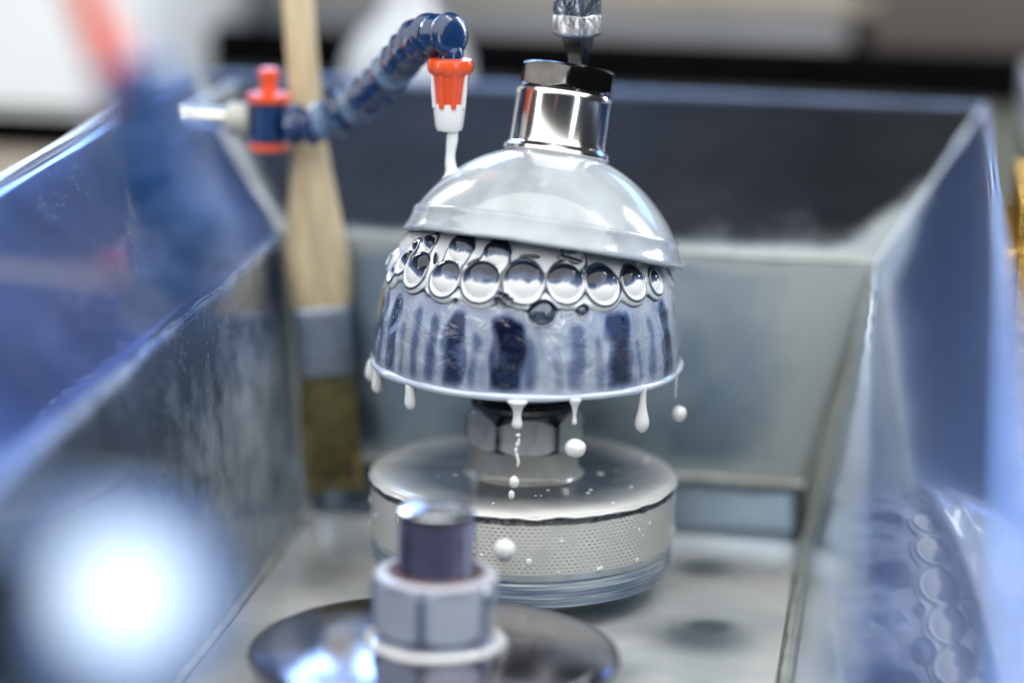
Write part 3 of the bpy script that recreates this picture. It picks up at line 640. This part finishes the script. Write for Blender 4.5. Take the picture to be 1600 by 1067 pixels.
drip('slurry_drip', (.20, -2.38, 1.68), [(.06, .20), (.0, .14), (-.06, .085), (-.14, .06), (-.24, .06), (-.31, .09), (-.37, .075), (-.40, .01)], 'slurry drip with round end in the middle of the rim, before the nut')
drip('slurry_drip', (1.02, -2.14, 1.68), [(.08, .13), (.0, .08), (-.07, .045), (-.16, .028), (-.24, .025), (-.29, .045), (-.33, .035), (-.345, .01)], 'thin slurry drip with small bead, right of the nut')
drip('slurry_drip', (1.95, -1.37, 1.74), [(.08, .09), (.0, .06), (-.12, .052), (-.25, .06), (-.38, .09), (-.50, .125), (-.58, .11), (-.64, .07), (-.67, .01)], 'long teardrop slurry drip on the right part of the rim')
drip('slurry_drip', (2.36, -.32, 1.72), [(.06, .04), (.0, .025), (-.1, .015), (-.3, .012), (-.36, .008)], 'hair-thin slurry thread at the right edge of the rim')
def ball(p, r, label, grp='slurry droplets falling free', sc=(1, 1, 1)):
    bm = bmesh.new(); bmesh.ops.create_icosphere(bm, subdivisions=3, radius=r)
    for v in bm.verts:
        k = 1+.07*mnoise.noise(v.co/r*1.3+Vector(p)); v.co = Vector((v.co.x*sc[0]*k, v.co.y*sc[1]*k, v.co.z*sc[2]*k))
    me = bpy.data.meshes.new('slurry_droplet'); bm.to_mesh(me); bm.free(); me.materials.append(milk); me.polygons.foreach_set('use_smooth', [True]*len(me.polygons))
    o = bpy.data.objects.new('slurry_droplet', me); COL.objects.link(o); o.location = p
    return tag(o, label, 'droplet', grp)
ball((2.42, -.3, 1.13), .125, 'round falling slurry droplet below the right edge of the rim')
ball((1.05, -2.2, 1.0), .155, 'largest falling slurry droplet, just right of the nut', sc=(1.05, 1, .92))
ball((.175, -2.38, .48), .085, 'falling slurry droplet over the front of the drum top, upper of two', sc=(.9, .9, 1.1))
ball((.14, -2.38, .28), .06, 'falling slurry droplet over the front of the drum top, lower of two', sc=(.8, .8, 1.2))
ball((.22, -3.6, -.20), .17, 'blurred white slurry droplet in front of the perforated band')
o = tube('slurry_thread', [(0.21+.02*math.sin(t*9), -2.38, 1.22-t*.50) for t in [i/24 for i in range(25)]],
         [max(.010, .024+.016*mnoise.noise(Vector((i*.45, 0, 0)))*2) for i in range(25)], milk, None, 12); tag(o, 'broken thread of slurry falling in front of the nut', 'drip')

# nozzle stream
st = []
for i in range(31):
    t = i/30; st.append((-1.27+.045*math.sin(t*5.5)+.12*t*t, -.02, 5.62-t*1.03))
o = tube('slurry_stream', st, [.082+.008*math.sin(i*.45+2)+(.16*max(0, (i-26)/4)**2) for i in range(31)], milk, None, 24)
tag(o, 'white slurry stream pouring from the orange nozzle onto the dome', 'liquid stream')

# ------------------------------------------------------------------ hose with orange nozzle
def spline(cp, n):
    P_ = [Vector(c) for c in cp]; P_ = [P_[0]*2-P_[1]]+P_+[P_[-1]*2-P_[-2]]; out = []
    segs = len(P_)-3
    for i in range(n+1):
        t = i/n*segs; k = min(int(t), segs-1); u = t-k; a, b_, c, d = P_[k:k+4]
        out.append(.5*((2*b_)+(c-a)*u+(2*a-5*b_+4*c-d)*u*u+(3*b_-a-3*c+d)*u**3))
    return out
def frame(z, loc):
    z = z.normalized(); x = Vector((0, 1, .01)).cross(z)
    if x.length < .2: x = Vector((1, 0, 0)).cross(z)
    x.normalize(); y = z.cross(x); m = Matrix((x, y, z)).transposed().to_4x4(); m.translation = loc; return m
V, F = lathe_vf([(.10, -.04), (.17, -.02), (.225, .03), (.235, .10), (.20, .16), (.165, .19), (.165, .235), (.225, .26), (.235, .31), (.20, .34), (.12, .36)], 28)
seg0 = mesh('segment', V, F, hose_blue, None, True, 35); segmesh = seg0.data; bpy.data.objects.remove(seg0)
segmilk = segmesh.copy(); segmilk.materials.clear(); segmilk.materials.append(hose_milky)
def hose(t, cp, step, scale=1., milky=(), taper=0):
    pts = spline(cp, 300); acc = 0; last = pts[0]; k = 0; inv = t.matrix_world.inverted()
    for i in range(1, len(pts)):
        acc += (pts[i]-last).length; last = pts[i]
        if acc >= step:
            acc = 0; o = bpy.data.objects.new('segment', segmilk if k in milky else segmesh); COL.objects.link(o)
            d = pts[min(i+4, len(pts)-1)]-pts[i-4]; o.parent = t; o.matrix_local = inv @ frame(d, pts[i]) @ Matrix.Scale(scale, 4); k += 1
hs = thing('slurry_hose', 'blue jointed slurry hose with orange valve arching over the back of the basin', 'hose', (-4.7, 2.9, 4.8))
bpy.context.view_layer.update()
hose(hs, [(-4.75, 2.75, 4.85), (-4.3, 2.65, 4.86), (-3.9, 2.6, 4.92), (-3.5, 2.6, 5.08), (-2.91, 2.0, 5.50), (-2.42, 1.4, 6.0), (-2.02, .8, 6.44), (-1.74, .4, 6.64), (-1.46, .12, 6.72), (-1.29, .03, 6.72)], .43, 1.45, (1, 3, 6))
def part_at(o, t): o.parent = t; return o
# valve
lathe('valve_body', [(.22, -.34), (.30, -.33), (.30, .33), (.22, .34)], hose_blue, hs, 40).location = (-.03, 0, .05)
lathe('valve_collar', [(.36, .38), (.37, .43), (.36, .50), (.1, .51)], orange, hs, 40).location = (-.03, 0, .02)
hn = lathe('valve_handle', [(.14, .48), (.13, .72), (.17, .78), (.16, .90), (.08, .93)], orange, hs, 32); hn.location = (-.03, 0, .02)
lathe('valve_base', [(.28, -.46), (.33, -.44), (.32, -.33), (.2, -.32)], orange, hs, 40).location = (-.03, 0, .05)
for nm, m_, x0, x1, r0, r1 in (('pipe_nut', cream_coat, -.72, -.34, .27, .27), ('inlet_pipe', pipe_m, -1.55, -.70, .17, .17)):
    tube(nm, [(x0, .0, .08), (x0+.04, 0, .08), (x1-.04, 0, .08), (x1, 0, .08)], [r0*.85, r0, r1, r1*.85], m_, hs, 24)
tube('riser_pipe', [(-1.5, 0, .10), (-1.5, .9, .05), (-1.5, 3.6, .0)], .16, pipe_m, hs, 20)
# nozzle: open orange cup over the hose end
nz_ = thing('spray_nozzle', 'orange flanged nozzle with white slurry coated tip hanging from the blue hose', 'nozzle', (-1.27, 0, 5.42))
lathe('flange', [(.20, 1.00), (.33, .98), (.355, .90), (.34, .80), (.28, .72), (.26, .74), (.29, .82), (.30, .90), (.22, .93)], orange, nz_, 64)
lathe('hose_socket', [(.15, .88), (.19, .92), (.20, 1.10), (.17, 1.16), (.10, 1.17)], hose_blue, nz_, 40)
lathe('cone', [(.30, .93), (.285, .70), (.235, .25), (.22, .12), (.16, .10)], orange, nz_, 64)
lathe('tip', [(.24, .32), (.248, .24), (.235, .10), (.215, -.06), (.19, -.11), (.12, -.11), (.11, -.02)], milk, nz_, 64, wav(.02, 3))
for k in (-58, -20, 24, 66):
    a = rad(k); tube('rib', [(.285*math.sin(a), -.285*math.cos(a), .82), (.262*math.sin(a), -.262*math.cos(a), .5), (.238*math.sin(a), -.238*math.cos(a), .25)], [.035, .045, .045], (milk if abs(k) > 30 else orange), nz_, 10)  # outer ribs made white to imitate vertical highlights on the cone

# near blurred hose
h2 = thing('blurred_hose', 'second blue jointed hose with red-orange tip, close to the camera at left', 'hose', (-2.3, -14, 6))
bpy.context.view_layer.update()
segmesh = segmesh.copy(); segmesh.materials.clear(); segmesh.materials.append(simple('near_blue_plastic', (.008, .06, .20), .35, 0, .1, .3, 2))
hose(h2, [(-2.45, -14, 5.35), (-2.2, -14, 5.5), (-1.95, -14, 5.85), (-1.80, -14, 6.2), (-1.95, -14, 6.45), (-2.2, -14, 6.75), (-2.30, -14, 7.1), (-2.38, -14, 7.6)], .40, 2.1, ())
tube('hose_tip', [(-.10+.0, 0, 1.55), (-.22, 0, 1.85), (-.26, 0, 1.9), (-.75, 0, 3.0)], [.30, .36, .25, .16], orange_far, h2, 32)
tube('end_ring', [(-.02, -.1, -.62), (.28, -.1, -.44)], [.10, .08], cream_coat, h2, 24)

# ------------------------------------------------------------------ brush leaning in the back corner
a = Vector((-3.50, 2.55, -1.25)); top = Vector((-4.55, 3.95, 7.6)); zax = (top-a).normalized()
xax = Vector((.96, .28, 0)); xax = (xax-zax*xax.dot(zax)).normalized(); yax = zax.cross(xax)
BM = Matrix((xax, yax, zax)).transposed().to_4x4(); BM.translation = a
br = thing('paint_brush', 'flat wooden brush with metal ferrule and olive bristles leaning in the back left corner', 'brush', mat=BM)
def flat(name, secs, mat, n=28, p=3.2):
    V, F = [], []
    for (z, rx, ry) in secs:
        for k in range(n):
            q = 2*math.pi*k/n; c, s = math.cos(q), math.sin(q)
            V.append((rx*math.copysign(abs(c)**(2/p), c), ry*math.copysign(abs(s)**(2/p), s), z))
    for j in range(len(secs)-1):
        for k in range(n): F.append((j*n+k, j*n+(k+1) % n, (j+1)*n+(k+1) % n, (j+1)*n+k))
    F.append(tuple(range(n))); F.append(tuple(range((len(secs)-1)*n, len(secs)*n)))
    return mesh(name, V, F, mat, br, True, 40)
flat('bristles', [(.16, .48, .14), (.25, .51, .19), (1.0, .49, .21), (1.98, .44, .2)], bristle)
# tufts give the head its ragged end
bm = bmesh.new()
for i in range(420):
    x = random.uniform(-.44, .44); y = random.uniform(-.18, .18); z = random.uniform(-.06, .2); s = .014
    vs = [bm.verts.new((x*1.13+dx, y+dy, z)) for dx, dy in ((-s*.4, 0), (s*.4, 0))]+[bm.verts.new((x*.96+s, y, 1.2)), bm.verts.new((x*.96-s, y, 1.2))]
    bm.faces.new(vs)
me = bpy.data.meshes.new('bristle_tuft'); bm.to_mesh(me); bm.free(); me.materials.append(bristle_tip)
o = bpy.data.objects.new('bristle_tuft', me); COL.objects.link(o); o.parent = br; o['kind'] = 'stuff'
flat('ferrule', [(1.93, .46, .225), (1.96, .475, .24), (2.05, .465, .23), (2.2, .475, .24), (2.9, .475, .24), (3.02, .485, .25), (3.06, .47, .235)], ferrule)
flat('handle', [(3.03, .46, .22), (3.3, .52, .24), (3.7, .54, .25), (4.2, .50, .24), (4.8, .42, .21), (5.4, .34, .18), (6.0, .28, .16), (7.2, .27, .15), (9.2, .26, .14)], wood, 32, 2.3)

# ------------------------------------------------------------------ front spindle: plate, washer, nut, threaded shaft
fs = thing('front_spindle', 'bare blurred spindle in front: shiny round plate, pale hex nut and dark threaded shaft', 'spindle', (-.47, -5.5, -1.02))
lathe('plate', [(.001, .05), (.9, .05)]+[(r, .05-.26*((r-.9)/1.6)**1.6*.62) for r in (1.1, 1.3, 1.5, 1.7, 1.9, 2.1, 2.3, 2.48)]+[(2.52, -.125), (2.54, -.14)], disc_brown, fs, 160)
lathe('plate_rim', [(2.50, -.13), (2.57, -.135), (2.585, -.17), (2.56, -.22), (2.4, -.24)], plate_edge, fs, 160, wav(.012, 6, 4))
lathe('drum', [(2.3, -.22), (2.36, -.26), (2.35, -.85), (2.2, -.98)], cream_coat, fs, 96)
lathe('washer', [(.60, .03), (.93, .035), (.97, .05), (.95, .09), (.84, .11), (.6, .21)], nut_white, fs, 96)
lathe('washer_bead', [(.86, .03), (.95, .035), (1.0, .06), (.96, .10), (.88, .11)], milk, fs, 96, wav(.02, 3))
hexnut('hex_nut', .94, .20, 1.03, nut_front, fs, rad(-3), .14)
lathe('nut_face', [(.55, 1.02), (.80, 1.045), (.84, 1.03), (.86, 1.0)], simple('pale_nut_face', (.62, .64, .74), .3, 0, .3, .05, 2), fs, 96)
lathe('inner_ring', [(.5, 1.04), (.66, 1.06), (.68, 1.045)], simple('rusty_ring', (.20, .13, .13), .5, .2, .1, .3, 3), fs, 64)
tp = [(.50, 1.0)]
for k in range(9): z = 1.04+k*.09; tp += [(.50, z), (.535, z+.035), (.50, z+.07)]
tp += [(.50, 1.86), (.50, 1.92)]
lathe('threaded_shaft', tp, dark_thread, fs, 96)
lathe('shaft_collar', [(.48, 1.78), (.515, 1.79), (.515, 1.88), (.50, 1.90)], simple('dark_brown_ring', (.02, .016, .01), .4, .3, .1, .3, 3), fs, 64)
lathe('shaft_top', [(.50, 1.89), (.53, 1.92), (.53, 1.94), (.50, 1.965), (.4, 1.99), (.2, 2.025), (.001, 2.04)], bolt_top, fs, 64)

# ------------------------------------------------------------------ added glowing disc near the camera, stands in for a blurred white spot
lp = thing('glow_stand_in', 'made-up glowing disc standing in for a blurred white spot at lower left', 'added glow', (.16, -24, 5.56))
lf = (Vector((5.75, -44.2, 12.31))-Vector((.1, -24, 5.62))).normalized()
lm = lf.to_track_quat('Z', 'Y').to_matrix().to_4x4()
for nm, pr, mt in (('lens', [(.34, .02), (.32, .05), (.2, .08), (.001, .09)], glow_core), ('glow_halo_ring', [(.55, .04), (.44, .05), (.33, .04)], glow_halo), ('glow_surround_ring', [(.80, -.5), (.86, -.3), (.86, -.02), (.80, .05), (.66, .04), (.63, .0)], glow_surround), ('glow_surround_back', [(.62, -1.2), (.74, -1.1), (.74, -.5)], glow_surround)):
    o = lathe(nm, pr, mt, lp, 64); o.matrix_local = lm
box('glow_surround_block', (-2.6, -.4, -.95), (-.35, .7, .55), glow_surround, lp, .15)
tube('glow_stalk', [(-1.5, .1, -.8), (-1.8, .2, -2.0), (-2.0, .3, -7.55)], .18, glow_surround, lp, 16)

# ------------------------------------------------------------------ things outside the basin
deck = mesh('machine_deck', [(-60, -40, -2.3), (60, -40, -2.3), (60, 120, -2.3), (-60, 120, -2.3)], [(0, 1, 2, 3)], deck_mat); tag(deck, kind='structure')
t = thing('white_cabinet', 'blurred white machine cabinet with black base gap behind the left rim', 'cabinet', (-13, 11, -2.3))
box('cabinet_body', (-9, 0, 5.75), (4.1, 14, 12.5), white_paint, t, .3); box('base_gap', (-9, .5, 5.05), (3.2, 13.5, 5.78), black_paint, t, .02); box('cabinet_plinth', (-9, -.6, 0), (3.6, 13, 5.05), tan_paint, t, .1)
t = thing('black_rail', 'long blurred black rail running behind the basin', 'rail', (0, 16, -2.3))
box('rail_bar', (-9.6, 0, 6.1), (30, 1.2, 7.0), black_paint, t, .1); box('rail_foot', (-9.6, .3, 0), (30, 6.2, 6.2), deck_mat, t, .05)
t = thing('grey_machine', 'large out-of-focus grey machine body beyond the black rail', 'machine', (0, 19, -2.3))
box('machine_body', (-8.5, 0, 0), (8, 9, 12), grey_paint, t, .5); box('side_body', (4.3, -.6, 0), (26, 9, 12), brown_grey, t, .6); box('light_ledge', (-8.4, -.25, 7.5), (7.6, 0.1, 7.9), tan_paint, t, .05)
t = thing('hazy_jug', 'blurred hazy plastic jug standing behind the brush handle', 'jug', (-4.1, 12.5, -2.3))
lathe('jug_body', [(1.1, 0), (1.25, .2), (1.25, 7.0), (1.1, 7.3), (.5, 8.0), (.45, 8.4)], plastic_clear, t, 48); lathe('jug_cap', [(.5, 8.3), (.5, 8.8), (.4, 8.85)], white_paint, t, 32)
t = thing('white_shelf', 'pale shelf edge with black underside right of the basin', 'shelf', (10, 8, -2.3))
box('shelf_board', (-2.2, 0, 6.35), (14, 6, 7.25), plastic_clear, t, .05); box('shelf_underside', (-2.1, .1, 5.6), (14, 6, 6.33), black_paint, t, .03); box('shelf_leg', (8, 1, 0), (9, 5, 5.6), black_paint, t, .05)
# sponge outside the right rim
bm = bmesh.new(); bmesh.ops.create_cube(bm, size=1); bmesh.ops.bevel(bm, geom=bm.edges[:], offset=.12, segments=4, affect='EDGES'); bmesh.ops.subdivide_edges(bm, edges=bm.edges[:], cuts=3, use_grid_fill=True)
for v in bm.verts:
    p = Vector((v.co.x*3.0, v.co.y*5.4, v.co.z*6.3)); v.co = p*(1+.02*mnoise.noise(p*1.7))
me = bpy.data.meshes.new('sponge'); bm.to_mesh(me); bm.free(); me.materials.append(sponge_m); me.polygons.foreach_set('use_smooth', [True]*len(me.polygons))
o = bpy.data.objects.new('sponge', me); COL.objects.link(o); o.location = (8.56, 2.6, 1.35); tag(o, 'orange-yellow sponge block standing just outside the right rim', 'sponge')
